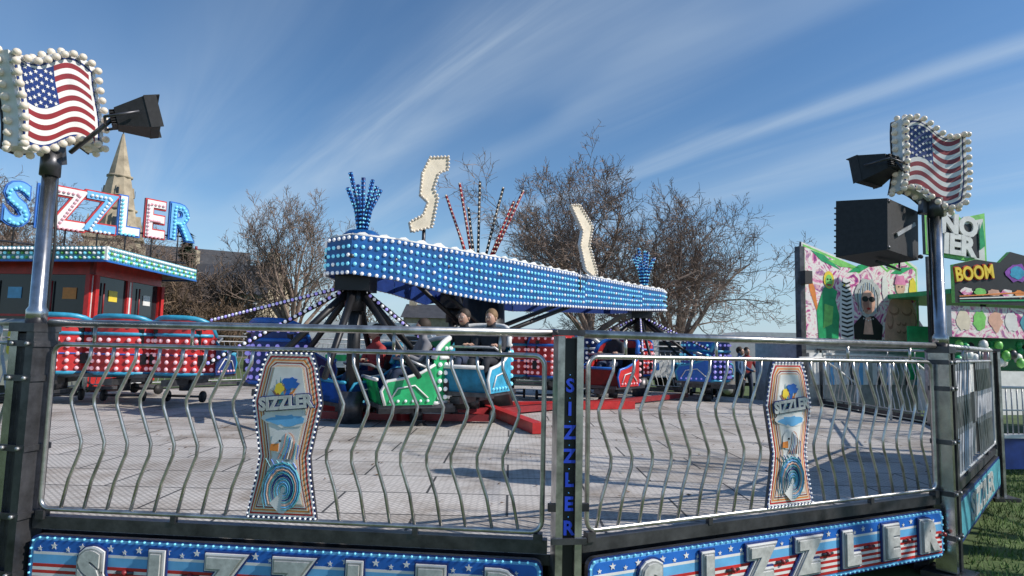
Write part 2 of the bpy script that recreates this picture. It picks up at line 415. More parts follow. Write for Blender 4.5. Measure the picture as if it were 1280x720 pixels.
    return mb.obj(name)
fence_panel(PL[1],PL[2]);fence_panel(PL[2],PL[3])
fence_panel(PL[0],PL[1],cheq=False,lod=1)
fence_panel(PL[3],PL[4],med=False,cheq=True,lod=1)
for i in range(4,12):
    if i in (6,): continue
    fence_panel(PL[i],PL[i+1],med=False,skirt=True,lod=1)
fence_panel(PL[12],PL[0],med=False,lod=1)

def post(q,tall,wd,ang,name='fence_post'):
    mb=MB(); mb.M=Matrix.Translation((q.x,q.y,0))@Matrix.Rotation(ang,4,'Z')
    mb.box((0,0,.02),(.3,.3,.04),steelD)
    if tall:
        mb.box((-wd*.32,0,.86),(wd*.3,wd*.8,1.62),chrome); mb.box((wd*.32,0,.86),(wd*.3,wd*.8,1.62),steelD)
        mb.box((0,.01,.86),(wd*.36,wd*.6,1.6),steelD)
        mb.box((0,0,1.695),(wd*1.0,wd*.9,.05),steelD)
        for z in (.3,.62,1.0,1.4,1.6): 
            mb.box((0,0,z),(wd*1.06,wd*.86,.035),steelD)
            mb.tube([(-wd*.3,-wd*.5,z),(-wd*.3,-wd*.42,z)],.012,6,galv); mb.tube([(wd*.3,-wd*.5,z),(wd*.3,-wd*.42,z)],.012,6,galv)
        mb.tube([(0,0,1.72),(0,0,1.80),(0,0,1.82),(0,0,tall)],[.055,.055,.043,.04],14,chrome)
        mb.tube([(0,0,tall-.12),(0,0,tall+.03)],.055,14,steelD)
        mb.tube([(.0,.05,1.8),(.02,.055,2.2),(-.01,.05,tall)],.008,6,blackp)
    else:
        mb.box((-wd*.36,0,.86),(wd*.26,wd*.9,1.70),steel); mb.box((wd*.36,0,.86),(wd*.26,wd*.9,1.70),steel)
        mb.box((0,.012,.86),(wd*.44,wd*.7,1.68),black)
        mb.box((0,0,1.73),(wd*1.05,wd,.03),steelD)
    return mb,name
mb,nm=post(PL[2],0,.145,math.radians(8))
mb.M=frame(V((PL[2].x,PL[2].y,0)),V((math.cos(math.radians(8)),math.sin(math.radians(8)),0)))
for i,ch in enumerate('SIZZLER'): mb.text(ch,.10,.004,.003,(0,1.44-i*.125,.052),blueE)
for i in range(14): mb.ball((.0,1.50-i*.0625,.05),.004,bulbB,5,3)
mb.box((0,.63,.07),(.19,.03,.02),steelD)
for s in(-1,1): mb.box((s*.085,.80,.05),(.05,.04,.03),blackp)
mb.obj('fence_post')
for q,t,wd,a in ((PL[1],2.74,.19,-.25),(PL[3],2.86,.17,.7)):
    mb,nm=post(q,t,wd,a); mb.obj('fence_post')
for i in (0,4,5,6,7,8,9,10,11,12):
    mb,nm=post(PL[i],0,.12,0); mb.obj('fence_post')

# ------------------------------------------------------------ flag signs, floodlights, loudspeaker
def flag_sign(c,yaw,tilt,w,h,ws=1):
    mb=MB(); 
    x=V((math.cos(yaw),math.sin(yaw),0)); M=frame(V(c),x)
    mb.M=M@Matrix.Rotation(tilt,4,'Z')
    W=lambda u:ws*.11*h*math.sin(u*5.6+.6)
    def pt(u,v): return (w*(u-.5)+.03*w*math.sin(v*5),h*(v-.5)+W(u))
    n=24
    bot=[pt(i/n,0) for i in range(n+1)]; top=[pt(i/n,1) for i in range(n+1)]
    rim=bot+[pt(1,j/8) for j in range(1,8)]+top[::-1]+[pt(0,j/8) for j in range(7,0,-1)]
    def grow(k): return [(p_[0]*(1+2*k/w),p_[1]*(1+2*k/h)) for p_ in rim]
    mb.prism(grow(.058),-.12,-.0,white,white)
    mb.prism(grow(.065),-.135,-.122,black)
    mb.prism(grow(.03),0,.004,blueD)
    mb.prism(grow(.018),.004,.006,white)
    z=.008
    for s in range(13):
        for i in range(n):
            u0,u1=i/n,(i+1)/n; v1=1-s/13;v0=1-(s+1)/13
            canton=s<7 and i<n*.45
            mt=blueD if canton else (redD if s%2==0 else white)
            a,b,c_,d=pt(u0,v0),pt(u1,v0),pt(u1,v1),pt(u0,v1)
            mb.add([(a[0],a[1],z),(b[0],b[1],z),(c_[0],c_[1],z),(d[0],d[1],z)],[(0,1,2,3)],mt)
    for i in range(6):
        for j in range(5):
            q=pt(.045+i*.072,.96-j*.105-(.05 if i%2 else 0)); mb.prism(star(q[0],q[1],.014),z+.001,z+.003,white)
    for q in along(grow(.046),.062): 
        mb.tube([(q.x,q.y,-.0),(q.x,q.y,.022)],.014,6,white)
        mb.ball((q.x,q.y,.038),.023,bulbWarm,10,7)
    for q in along(grow(.062),.066): 
        mb.ball((q.x*1.03,q.y*1.03,-.07),.023,bulbWarm,9,6)
    mb.box((0,-h*.5-.08,-.06),(.09,.16,.06),steelD)
    return mb.obj('flag_sign')
flag_sign((-2.79,3.70,3.07),1.28,.16,.42,.42,-1)
flag_sign((3.33,4.84,3.17),.05,-.10,.42,.48)
def floodlight(c,dirv,w,h,dp,arm):
    mb=MB(); d=V(dirv).normalized(); x=d.cross(V((0,0,1))).normalized(); up=x.cross(d)
    M=Matrix.Identity(4)
    for i in range(3): M[i][0]=x[i];M[i][1]=up[i];M[i][2]=d[i];M[i][3]=c[i]
    mb.M=M
    a=.55
    vs=[(-w/2*a,-h/2*a,-dp/2),(w/2*a,-h/2*a,-dp/2),(w/2*a,h/2*a,-dp/2),(-w/2*a,h/2*a,-dp/2),(-w/2,-h/2,dp*.2),(w/2,-h/2,dp*.2),(w/2,h/2,dp*.2),(-w/2,h/2,dp*.2)]
    mb.add(vs,[(3,2,1,0),(0,1,5,4),(1,2,6,5),(2,3,7,6),(3,0,4,7)],blackp)
    mb.add([(-w/2*.93,-h/2*.93,dp*.18),(w/2*.93,-h/2*.93,dp*.18),(w/2*.93,h/2*.93,dp*.18),(-w/2*.93,h/2*.93,dp*.18)],[(0,1,2,3)],glass)
    for sx in(-1,1):
        mb.box((sx*w/2,0,dp*.32),(.006,h,dp*.28),blackp)
    mb.box((0,h/2,dp*.36),(w,.006,dp*.36),blackp);mb.box((0,-h/2,dp*.28),(w,.006,dp*.2),blackp)
    for i in range(7): mb.box((0,-h*.22+i*h*.073,-dp/2-.014),(w*.5,.006,.028),blackp)
    for sx in(-1,1): mb.tube([(sx*(w/2+.015),0,0),(sx*(w/2+.015),-h*.1,-dp*.75)],.009,6,steelD)
    mb.tube([(-w/2-.015,-h*.1,-dp*.75),(w/2+.015,-h*.1,-dp*.75)],.009,6,steelD)
    mb.M=Matrix.Identity(4)
    mb.tube([V(c)-d*dp*.6,V(arm)],.014,8,steelD)
    return mb.obj('floodlight')
floodlight((-2.40,3.86,3.04),(.8,.5,.28),.26,.2,.25,(-2.80,3.84,2.80))
floodlight((2.93,4.95,3.15),(-.5,.8,-.15),.3,.22,.26,(3.3,4.88,2.86))
sp=MB(); M=frame(V((2.95,4.98,2.63)),V((math.cos(.55),math.sin(.55),0))); sp.M=M@Matrix.Rotation(-.05,4,'Z')
vs=[(-.24,-.2,.2),(.3,-.2,.16),(.3,.2,.16),(-.24,.2,.2),(-.32,-.23,-.16),(.26,-.23,-.2),(.26,.23,-.2),(-.32,.23,-.16)]
sp.add(vs,[(0,1,2,3),(7,6,5,4),(4,5,1,0),(5,6,2,1),(6,7,3,2),(7,4,0,3)],blackp)
sp.box((.02,0,.205),(.30,.03,.012),galv,R=Matrix.Rotation(.45,3,'Z'))
for sx,sy in((-.22,.18),(.27,.18),(-.22,-.18),(.27,-.18)): sp.ball((sx,sy,.19),.02,steelD,6,4)
for i in range(9): sp.box((-.03,-.19+i*.047,-.19),(.5,.01,.02),steelD)
sp.tube([(.33,-.1,0),(.33,.0,0),(.46,.0,.0)],.018,8,steelD); sp.tube([(-.02,-.24,0),(.33,-.26,0),(.33,.0,0)],.012,8,steelD)
sp.obj('loudspeaker')

# ------------------------------------------------------------ twist ride
ride=empty('twist_ride',(-.6,11.2,0))
def rp(mb,name):
    o=mb.obj(name); o.parent=ride; o.matrix_parent_inverse=Matrix.Translation((.6,-11.2,0)); return o
near=[(-2.80,9.3,3.08,2.62),(-2.66,8.85,3.12,2.60),(-2.25,8.62,3.15,2.60),(-1.7,8.95,3.15,2.56),(-1.0,9.6,3.13,2.43),(-.55,10.05,3.12,2.38),(-.2,10.5,3.13,2.36),(.5,11.4,3.12,2.40),(1.67,13,3.13,2.46),(2.8,14.4,3.12,2.52),(3.75,15.45,3.12,2.60)]
far=[(3.95,15.9,3.12,2.62),(3.6,16.3,3.12,2.6),(2.4,15.6,3.12,2.5),(1.0,14.4,3.12,2.45),(0,13.6,3.12,2.4),(-1.0,13.3,3.1,2.5),(-1.6,12.9,3.1,2.5),(-1.7,12.0,3.1,2.4),(-2.1,10.9,3.1,2.5),(-2.75,9.9,3.1,2.6)]
loop=near+far
mb=MB()
n=len(loop)
for i in range(n):
    a=loop[i];b=loop[(i+1)%n]
    A=V((a[0],a[1],0));B=V((b[0],b[1],0));L=(B-A).length
    mb.M=frame(A,B-A)
    mb.add([(0,a[3],0),(L,b[3],0),(L,b[2],0),(0,a[2],0)],[(0,1,2,3)],blue)
    mb.add([(0,a[3],-.05),(L,b[3],-.05),(L,b[2],-.05),(0,a[2],-.05)],[(3,2,1,0)],blueD)
    mb.add([(0,a[2],0),(L,b[2],0),(L,b[2],-.05),(0,a[2],-.05)],[(0,1,2,3)],white)
    mb.add([(0,a[3],0),(L,b[3],0),(L,b[3],-.05),(0,a[3],-.05)],[(3,2,1,0)],blueD)
    nc=max(1,round(L/.104))
    for k in range(nc):
        t=(k+.5)/nc; zt=a[2]+(b[2]-a[2])*t-.035;zb=a[3]+(b[3]-a[3])*t+.02
        nr=int((zt-zb)/.104)+1
        st=(zt-zb)/max(1,nr-1) if nr>1 else .1
        for r in range(nr):
            edge=r in(0,nr-1)
            mb.ball((L*t,zt-r*st,.012),.030,bulbW if (edge or (r*3+k)%5==0) else bulbC,6,4,(1,1,.7))
    mb.tube([(0,a[2]+.012,-.02),(L,b[2]+.012,-.02)],.014,5,white)
    nb=max(1,round(L/.3))
    for k in range(nb):
        xx=L*(k+.5)/nb; mb.prism([(xx-.12,a[2]+.01),(xx+.12,a[2]+.01),(xx+.03,a[2]+.06),(xx-.05,a[2]+.045)],-.045,-.03,white)
rp(mb,'light_boards')
mb=MB()
for a,b in zip(near[1:],far[::-1]):
    mb.tube([(a[0],a[1],2.85),(b[0],b[1],2.85)],.035,6,steelD)
C=V((-.5,11.2,0)); HL=V((-2.28,9.1,0)); HR=V((3.15,15.3,0)); HB=V((-1.2,12.9,0))
for H in (HL,HR,HB):
    d=(H-C).normalized();sx=d.cross(V((0,0,1)))*.22
    for s in(-1,1):
        mb.tube([C+sx*s+V((0,0,2.75)),H+sx*s+V((0,0,2.75))],.05,6,black)
        mb.tube([C+sx*s+V((0,0,1.8)),C+(H-C)*.55+sx*s+V((0,0,2.7))],.045,6,black)
    mb.box((H.x,H.y,2.55),(.5,.5,.32),black)
    mb.tube([H+V((0,0,.62)),H+V((0,0,2.5))],.095,12,black)
    mb.tube([H+V((0,0,2.1)),H+V((0,0,2.45))],.16,12,black)
    mb.tube([H+V((0,0,.5)),H+V((0,0,.95))],.18,12,steelD)
mb.tube([C+V((0,0,.5)),C+V((0,0,1.2)),C+V((0,0,2.9))],[.6,.42,.35],16,black)
mb.tube([C+V((0,0,1.1)),C+V((0,0,1.5))],.55,16,redD)
for k in range(4):
    a=k*math.pi/2+.3; mb.box(tuple(C+V((math.cos(a)*1.5,math.sin(a)*1.5,.58))),(3,.16,.14),red,R=Matrix.Rotation(a,3,'Z'))
rp(mb,'frame_and_hub')
mb=MB()
def lit_arm(a,b,m1,m2,r=.035):
    a=V(a);b=V(b); mb.tube([a,b],.03,6,black); L=(b-a).length;k=int(L/.075)
    for i in range(k):
        q=a+(b-a)*(i+.5)/k
        mb.ball(q+V((0,-.035,.0)),r,m1 if i%2 else m2,6,4); 
arms=[(HL,(-4.9,10.2,1.95)),(HL,(-4.2,8.7,1.3)),(HL,(-1.0,9.5,1.45)),(HL,(-2.6,10.6,1.4)),(HL,(-1.2,10.8,1.5)),(HL,(-3.5,10.9,1.5))]
for H,e_ in arms: lit_arm(H+V((0,0,2.5)),e_,bulbV,bulbW,.026)
for k in range(6):
    a=k*math.pi/3+.35; e_=HR+V((math.cos(a)*1.9,math.sin(a)*1.9,1.6)); lit_arm(HR+V((0,0,2.45)),e_,bulbV,bulbW,.024)
for k in range(6):
    a=k*math.pi/3+.5; e_=HL+V((math.cos(a)*1.25,math.sin(a)*1.25,1.2)); mb.tube([HL+V((0,0,2.5)),e_],[.06,.04],6,black)
    e_=HR+V((math.cos(a)*1.4,math.sin(a)*1.4,1.4)); mb.tube([HR+V((0,0,2.45)),e_],[.05,.03],6,black)
rp(mb,'car_arms')
mb=MB()
def spray(c,n,h,sp_,m1,m2,rod,rr=.024,step=.065):
    c=V(c)
    for k in range(n):
        a=2*math.pi*k/n+.4; hh=h*(.78+.22*((k*2)%3)/2); out=V((math.cos(a),math.sin(a),0))
        P=[c+out*.05,c+out*(.05+sp_*.28)+V((0,0,hh*.5)),c+out*(.05+sp_)+V((0,0,hh))]
        mb.tube(P,.03,6,rod)
        for q in along(P,step,False):
            for s in(-1,1): mb.ball(q+V((0,-.024,0))+V((s*.02,0,0)),rr,m1 if random.random()<.35 else m2,6,4)
spray((HL.x+.05,HL.y,3.28),7,.84,.2,bulbC,bulbB,blueD,.015,.06)
mb.tube([HL+V((.05,0,2.9)),HL+V((.05,0,3.2)),HL+V((.05,0,3.28))],[.3,.3,.2],10,blue)
for q in range(22):
    a=q*2*math.pi/22; mb.ball(HL+V((.05+.31*math.cos(a),.31*math.sin(a),3.14)),.028,bulbC,6,4)
spray((HR.x+.1,HR.y,3.15),7,.95,.22,bulbC,bulbB,blueD,.02,.08)
cx=V((-.62,11.0,3.0))
for dx,h,m1 in ((-.62,1.35,redD),(-.36,1.52,redD),(0,1.58,black),(.42,1.50,black),(.78,1.38,redD),(-.2,1.1,black),(.62,1.2,red),(-.55,1.15,red)):
    P=[cx+V((dx*.22,0,0)),cx+V((dx*.55,.05*dx,h*.45)),cx+V((dx,.25*dx*(1 if h>1.4 else -1),h))]
    mb.tube(P,.026,5,m1)
    for q in along(P,.085,False): mb.ball(q+V((0,-.03,0)),.019,bulbWarm,6,4)
mb.tube([cx+V((0,0,-.3)),cx+V((0,0,.15))],.28,12,blue)
rp(mb,'light_sprays')
def bolt(o,yaw,P):
    mb=MB(); mb.M=frame(V(o),V((math.cos(yaw),math.sin(yaw),0)))
    mb.prism(P[::-1],0,.09,cream,white)
    for q in along(P,.062): mb.ball((q.x,q.y,.10),.025,bulbWarm,7,5)
    mb.tube([(.0,-.35,.03),(.0,.1,.03)],.03,6,steelD)
    return rp(mb,'lightning_bolt')
bolt((-1.46,10.0,3.42),.45,[(-.08,.98),(.04,1.26),(.36,1.32),(.36,1.10),(.20,1.02),(.12,.74),(.20,.62),(.12,.12),(-.22,.0),(-.26,.16),(-.04,.30),(.03,.52),(-.10,.62)])
bolt((1.35,12.6,3.12),.6,[(-.30,1.38),(-.08,1.42),(.28,1.02),(.20,.62),(.42,.05),(.30,0),(.12,.1),(-.04,.60),(.02,.90)])

# ------------------------------------------------------------ ride cars
def ride_car(loc,yaw,shell,panel,rim,bulb=bulbP,sc=1.0):
    mb=MB(); mb.M=Matrix.Translation(loc)@Matrix.Rotation(yaw,4,'Z')@Matrix.Scale(sc,4)
    n=14; R=.56
    def ring(i,rr): 
        a=math.radians(-90+(-80+160*i/n)); return V((rr*math.cos(a)*1.0,rr*math.sin(a)*.85,0))
    def top(i):
        t=(i/n-.5)*2; return .66+.42*max(0,1-abs(t*.98)**3)**.5
    for i in range(n):
        for (r0,mt) in ((R,panel),(R-.05,shell)):
            a=ring(i,r0);b=ring(i+1,r0)
            f=(0,1,2,3) if r0==R else (3,2,1,0)
            mb.add([a+V((0,0,.12)),b+V((0,0,.12)),b+V((0,0,top(i+1))),a+V((0,0,top(i)))],[f],mt,True)
    mb.tube([ring(i,R-.025)+V((0,0,top(i))) for i in range(n+1)],.045,8,rim)
    mb.tube([ring(i,R-.02)+V((0,0,.12)) for i in range(n+1)],.035,8,rim)
    mb.tube([ring(i,R+.005)+V((0,0,.78)) for i in range(1,n)],.03,6,rim)
    mb.tube([ring(i,R+.005)+V((0,0,.44)) for i in range(1,n)],.012,6,shell)
    for i in range(10):
        t=1+i*(n-2)/9
        a=math.radians(-90+(-80+160*t/n)); q=V(((R+.02)*math.cos(a),(R+.02)*math.sin(a)*.85,0))
        for k in range(5): mb.ball(q+V((0,0,.20+k*.12)),.036,bulb,6,4)
        tt=top(int(t)) 
        if tt>.98: mb.ball(q+V((0,0,.92)),.03,bulb,6,4)
    mb.box((0,-.1,.36),(.94,.5,.18),black); mb.box((0,-.30,.65),(.82,.1,.46),black,R=Matrix.Rotation(.15,3,'X'))
    mb.box((0,.15,.08),(1.06,1.1,.06),steelD)
    for s in(-1,1):
        side=[(s*.56,-.1,.1),(s*.56,.62,.1),(s*.56,.68,.3),(s*.56,.6,.44),(s*.56,.35,.48),(s*.56,.1,.56),(s*.56,-.1,.68)]
        mb.add(side,[tuple(range(7))],shell)
        mb.add([(x*.95,y,z) for x,y,z in side],[tuple(range(6,-1,-1))],shell)
        mb.tube([(x*.975,y,z) for x,y,z in side[1:]],.025,6,rim)
        mb.tube([(s*.575,.0,.2),(s*.575,.2,.38),(s*.575,.45,.34),(s*.575,.55,.18)],.012,5,white)
        for k in range(6): mb.ball((s*.575,.0+k*.11,.16),.022,bulb,6,4)
    mb.add([(-.56,.66,.08),(.56,.66,.08),(.5,.74,.46),(-.5,.74,.46)],[(3,2,1,0),(0,1,2,3)],panel)
    mb.tube([(-.5,.74,.46),(.5,.74,.46)],.028,6,rim)
    mb.tube([(-.5,-.02,.62),(-.46,.28,.74),(.46,.28,.74),(.5,-.02,.62)],.022,8,galv)
    mb.box((0,0,-.02),(.16,1.2,.1),steelD)
    mb.tube([(0,0,0),(0,0,-.18)],.1,10,steelD)
    for s in(-1,1): mb.tube([(s*.3,0,-.28),(s*.34,0,-.28)],.1,12,blackp); 
    mb.tube([(-.3,0,-.28),(.3,0,-.28)],.02,6,steelD)
    return mb.obj('ride_car')
ride_car((-7.75,10.9,.92),.25,blueM,red,cyan); ride_car((-6.72,11.0,.92),.12,blueM,red,cyan); ride_car((-5.7,11.1,.92),-.05,blueD,red,cyan)
ride_car((-7.25,12.6,.92),2.8,blueM,red,blueM)
ride_car((-3.65,10.1,.88),-.3,blueD,blueD,blueM,bulbV)
ride_car((-2.15,9.75,.66),2.3,blueD,blueM,cyan,bulbC,.9)
ride_car((-1.35,9.2,.72),2.0,green,green,white,bulbW,.95)
ride_car((-.55,9.55,.88),2.75,cyan,cyan,white,bulbC,1.0)
ride_car((.9,13.6,.9),.1,blueM,red,blueM); ride_car((.0,13.9,.9),-.1,blueM,red,cyan)
ride_car((2.2,13.4,.78),2.4,red,redD,blueM); ride_car((4.6,14.6,.85),1.2,blueM,blueD,cyan,bulbV); ride_car((3.2,16.6,.85),0,blueM,red,blueM); ride_car((4.9,15.9,.85),-.6,blueD,blueM,cyan,bulbC)
ride_car((2.0,15.0,.85),-1.2,black,blueD,white,bulbW)
mb=MB()
for a,b in (((-1.6,9.2,.58),(.6,11.3,.58)),((-.2,10.4,.58),(2.3,13.0,.58)),((1.7,12.2,.58),(4.2,15.0,.58)),((-2.8,9.3,.58),(-.3,9.4,.58))):
    a=V(a);b=V(b);c_=(a+b)/2;d=b-a
    mb.box(c_,(d.length,.12,.1),redD,R=Matrix.Rotation(math.atan2(d.y,d.x),3,'Z'))
rp(mb,'sweep_beams')

# ------------------------------------------------------------ pay booth with sign
mb=MB()
bx=[(-15.5,14.0),(-11.6,13.75),(-8.75,13.35),(-8.95,17.6),(-14,18.6)]
zt,zb=3.60,3.30
for i in range(4):
    A=V((bx[i][0],bx[i][1],0));B=V((bx[i+1][0],bx[i+1][1],0));L=(B-A).length; mb.M=frame(A,B-A)
    mb.prism([(0,zb),(L,zb),(L,zt),(0,zt)],-.06,0,teal,white)
    for k in range(int(L/.11)):
        for r in range(3): mb.ball((.05+k*.11,zb+.05+r*.1,.01),.036,(bulbW,bulbC,greenL)[(k+r)%3] if r<2 else bulbW,6,4)
    mb.prism([(0,zb-.04),(L,zb-.04),(L,zb-.003),(0,zb-.003)],-.05,.015,blueM,blueM)
mb.M=Matrix.Identity(4)
mb.prism([(q[0],q[1]) for q in bx],3.42,3.5,galv)
mb.add([(-15.5,14,3.5),(-8.75,13.35,3.5),(-8.95,17.6,3.5),(-14,18.6,3.5),(-12.2,16,3.95)],[(0,1,4),(1,2,4),(2,3,4),(3,0,4)],slate)
wl=[(-15,14.7),(-9.55,14.15),(-9.7,17.2),(-14,18)]
for i in range(3):
    A=V((wl[i][0],wl[i][1],0));B=V((wl[i+1][0],wl[i+1][1],0));L=(B-A).length; mb.M=frame(A,B-A)
    mb.prism([(0,.5),(L,.5),(L,1.9),(0,1.9)],-.08,0,cream if i==0 else red,redD)
    mb.prism([(0,3.05),(L,3.05),(L,3.4),(0,3.4)],-.08,0,red,redD)
    nw=4 if i==0 else 2
    for k in range(nw+1):
        x=L*k/nw; mb.box((x,2.475,-.04),(.22,1.15,.1),red)
        mb.box((x,2.475,.015),(.06,1.1,.008),white)
    for k in range(nw):
        x=L*(k+.5)/nw; mb.box((x,2.475,-.05),(L/nw-.22,1.15,.02),glass); mb.box((x,2.1,-.02),(L/nw-.22,.05,.03),red); mb.tube([(x-.3,1.95,.0),(x-.3,2.9,.0)],.02,5,redD)
        mb.box((x+.12,2.62,-.03),(.34,.26,.012),(yellow,white,blueL,orange)[k%4])
    for q in range(5): mb.prism(rrect(L*(q+.2)/5,1.2,L*(q+.8)/5,1.75,.08),.0,.01,(yellow,white,orange)[q%3])
mb.M=Matrix.Identity(4)
mb.box((-12.3,16.1,.25),(4.6,3,.5),black)
mb.obj('pay_booth')
mb=MB()
A=V((-11.75,13.5,0));B=V((-9.15,17.4,0));L=(B-A).length
mb.M=frame(A,B-A)
cols=[(blueL,bulbC,blueM),(blueL,bulbW,blueM),(white,bulbP,red),(blueL,bulbW,red),(white,bulbC,blueM),(white,bulbP,red),(blueL,bulbC,blueM)]
def dotted_letter(ch,x,y,s,mt,bm,edge,sx):
    mb.text(ch,s,.04,.075,(x,y,-.02),edge,sx=sx)
    mb.text(ch,s,.05,.035,(x,y,0),mt,sx=sx)
    st={'S':[(.8,.85),(.5,1),(.2,.85),(.2,.65),(.5,.5),(.8,.35),(.8,.15),(.5,0),(.2,.15)],'I':[(.5,0),(.5,1)],'Z':[(.1,1),(.9,1),(.1,0),(.9,0)],'L':[(.2,1),(.2,0),(.85,0)],'E':[(.85,1),(.2,1),(.2,.5),(.75,.5),(.2,.5),(.2,0),(.85,0)],'R':[(.2,0),(.2,1),(.6,1),(.85,.75),(.6,.5),(.2,.5),(.5,.5),(.85,0)]}[ch]
    P=[(x+(a-.5)*s*.52*sx,y+(b-.5)*s*.66) for a,b in st]
    for q in along(P,.1,False): mb.ball((q.x,q.y,.07),.04,bm,6,4)
lx=[.68,1.18,1.70,2.40,3.06,3.72,4.42]
for i,ch in enumerate('SIZZLER'):
    x=lx[i]; y=4.58+i*.04
    dotted_letter(ch,x,y,1.34,cols[i][0],cols[i][1],cols[i][2],.82 if ch!='I' else 1)
    mb.tube([(x,3.6,-.05),(x,y+.2,-.05)],.02,5,steelD)
mb.tube([(0,4.15,-.05),(L,4.5,-.05)],.025,5,steelD); mb.tube([(0,3.75,-.05),(L,3.75,-.05)],.025,5,steelD)
mb.obj('ride_name_sign')

# ------------------------------------------------------------ church spire
mb=MB(); mb.M=Matrix.Translation((-51.9,80.5,0))@Matrix.Rotation(.5,4,'Z')
mb.box((0,0,7),(6,6,14),stone)
for s in(-1,1):
    for t in(-1,1):
        mb.box((s*3.1,t*3.1,6.6),(1.1,1.1,13.2),stone); mb.box((s*2.8,t*2.8,15.4),(.9,.9,3.0),stone,taper=.1)
mb.box((0,0,14.2),(6.6,6.6,.5),stone)
def octa(r,z): return [V((r*math.cos(math.pi/8+k*math.pi/4),r*math.sin(math.pi/8+k*math.pi/4),z)) for k in range(8)]
rs=[(2.9,14.4),(2.0,19.2),(1.2,23.4),(.14,28.4)]
for (r0,z0),(r1,z1) in zip(rs,rs[1:]):
    mb.add(octa(r0,z0)+octa(r1,z1),[(k,(k+1)%8,8+(k+1)%8,8+k) for k in range(8)],stone)
for z,r in((18.2,2.3),(22.6,1.5)): mb.tube([(0,0,z-.15),(0,0,z+.15)],r,8,stone)
mb.tube([(0,0,28.2),(0,0,29.4)],.06,5,steelD)
for a in range(4):
    R=Matrix.Rotation(a*math.pi/2,3,'Z')
    mb.box(R@V((0,-3.05,11.0)),(1.5,.1,3.4) if a%2==0 else (.1,1.5,3.4),glass)
    mb.box(R@V((0,-2.45,16.4)),(.9,.9,2.2),stone,R=R,taper=.6); mb.box(R@V((0,-2.92,16.2)),(.45,.05,1.3) if a%2==0 else (.05,.45,1.3),glass)
    mb.box(R@V((0,-1.55,20.6)),(.6,.6,1.3),stone,R=R,taper=.5); mb.box(R@V((0,-1.87,20.5)),(.28,.04,.8) if a%2==0 else (.04,.28,.8),glass)
mb.box((9,0,4.5),(14,8,9),stone)
mb.add([(2.5,-4.4,8.9),(16.4,-4.4,8.9),(16.4,0,14),(2.5,0,14),(16.4,4.4,8.9),(2.5,4.4,8.9)],[(0,1,2,3),(3,2,4,5),(1,4,2),(0,3,5)],slate)
mb.obj('church')
def house(x,y,w,d,h,rh,yaw,nw=4):
    mb=MB(); mb.M=Matrix.Translation((x,y,0))@Matrix.Rotation(yaw,4,'Z')
    mb.box((0,0,h/2),(w,d,h),stone)
    o=.35
    mb.add([(-w/2-o,-d/2-o,h),(w/2+o,-d/2-o,h),(w/2+o,0,h+rh),(-w/2-o,0,h+rh),(w/2+o,d/2+o,h),(-w/2-o,d/2+o,h)],[(0,1,2,3),(3,2,4,5)],slate)
    mb.add([(w/2,-d/2,h),(w/2,d/2,h),(w/2,0,h+rh*.97),(-w/2,-d/2,h),(-w/2,d/2,h),(-w/2,0,h+rh*.97)],[(0,1,2),(5,4,3)],stone)
    for s in(-1,1):
        mb.box((s*(w/2-.6),0,h+rh+.4),(1.0,.8,1.8),stone)
        for k in(-.25,.25): mb.tube([(s*(w/2-.6)+k,0,h+rh+1.3),(s*(w/2-.6)+k,0,h+rh+1.7)],.13,8,redD)
    for fl in (1.5,4.3):
        if fl+1>h: continue
        for k in range(nw):
            xx=-w/2+w*(k+.5)/nw
            mb.box((xx,-d/2-.02,fl),(1.1,.08,1.5),white); mb.box((xx,-d/2-.065,fl),(.92,.03,1.3),glass); mb.box((xx,-d/2-.1,fl-.82),(1.3,.16,.12),stone)
    mb.box((0,-d/2-.03,1.05),(1.1,.1,2.1),redD)
    return mb.obj('stone_house')
house(-27.5,61,9,8,5.8,3.2,.05); house(-40,66,12,8,5.8,3.0,.1,5)
house(46,82,12,8,4.6,1.8,-.4,5); house(-8,85,12,8,5.0,2.0,0,5)

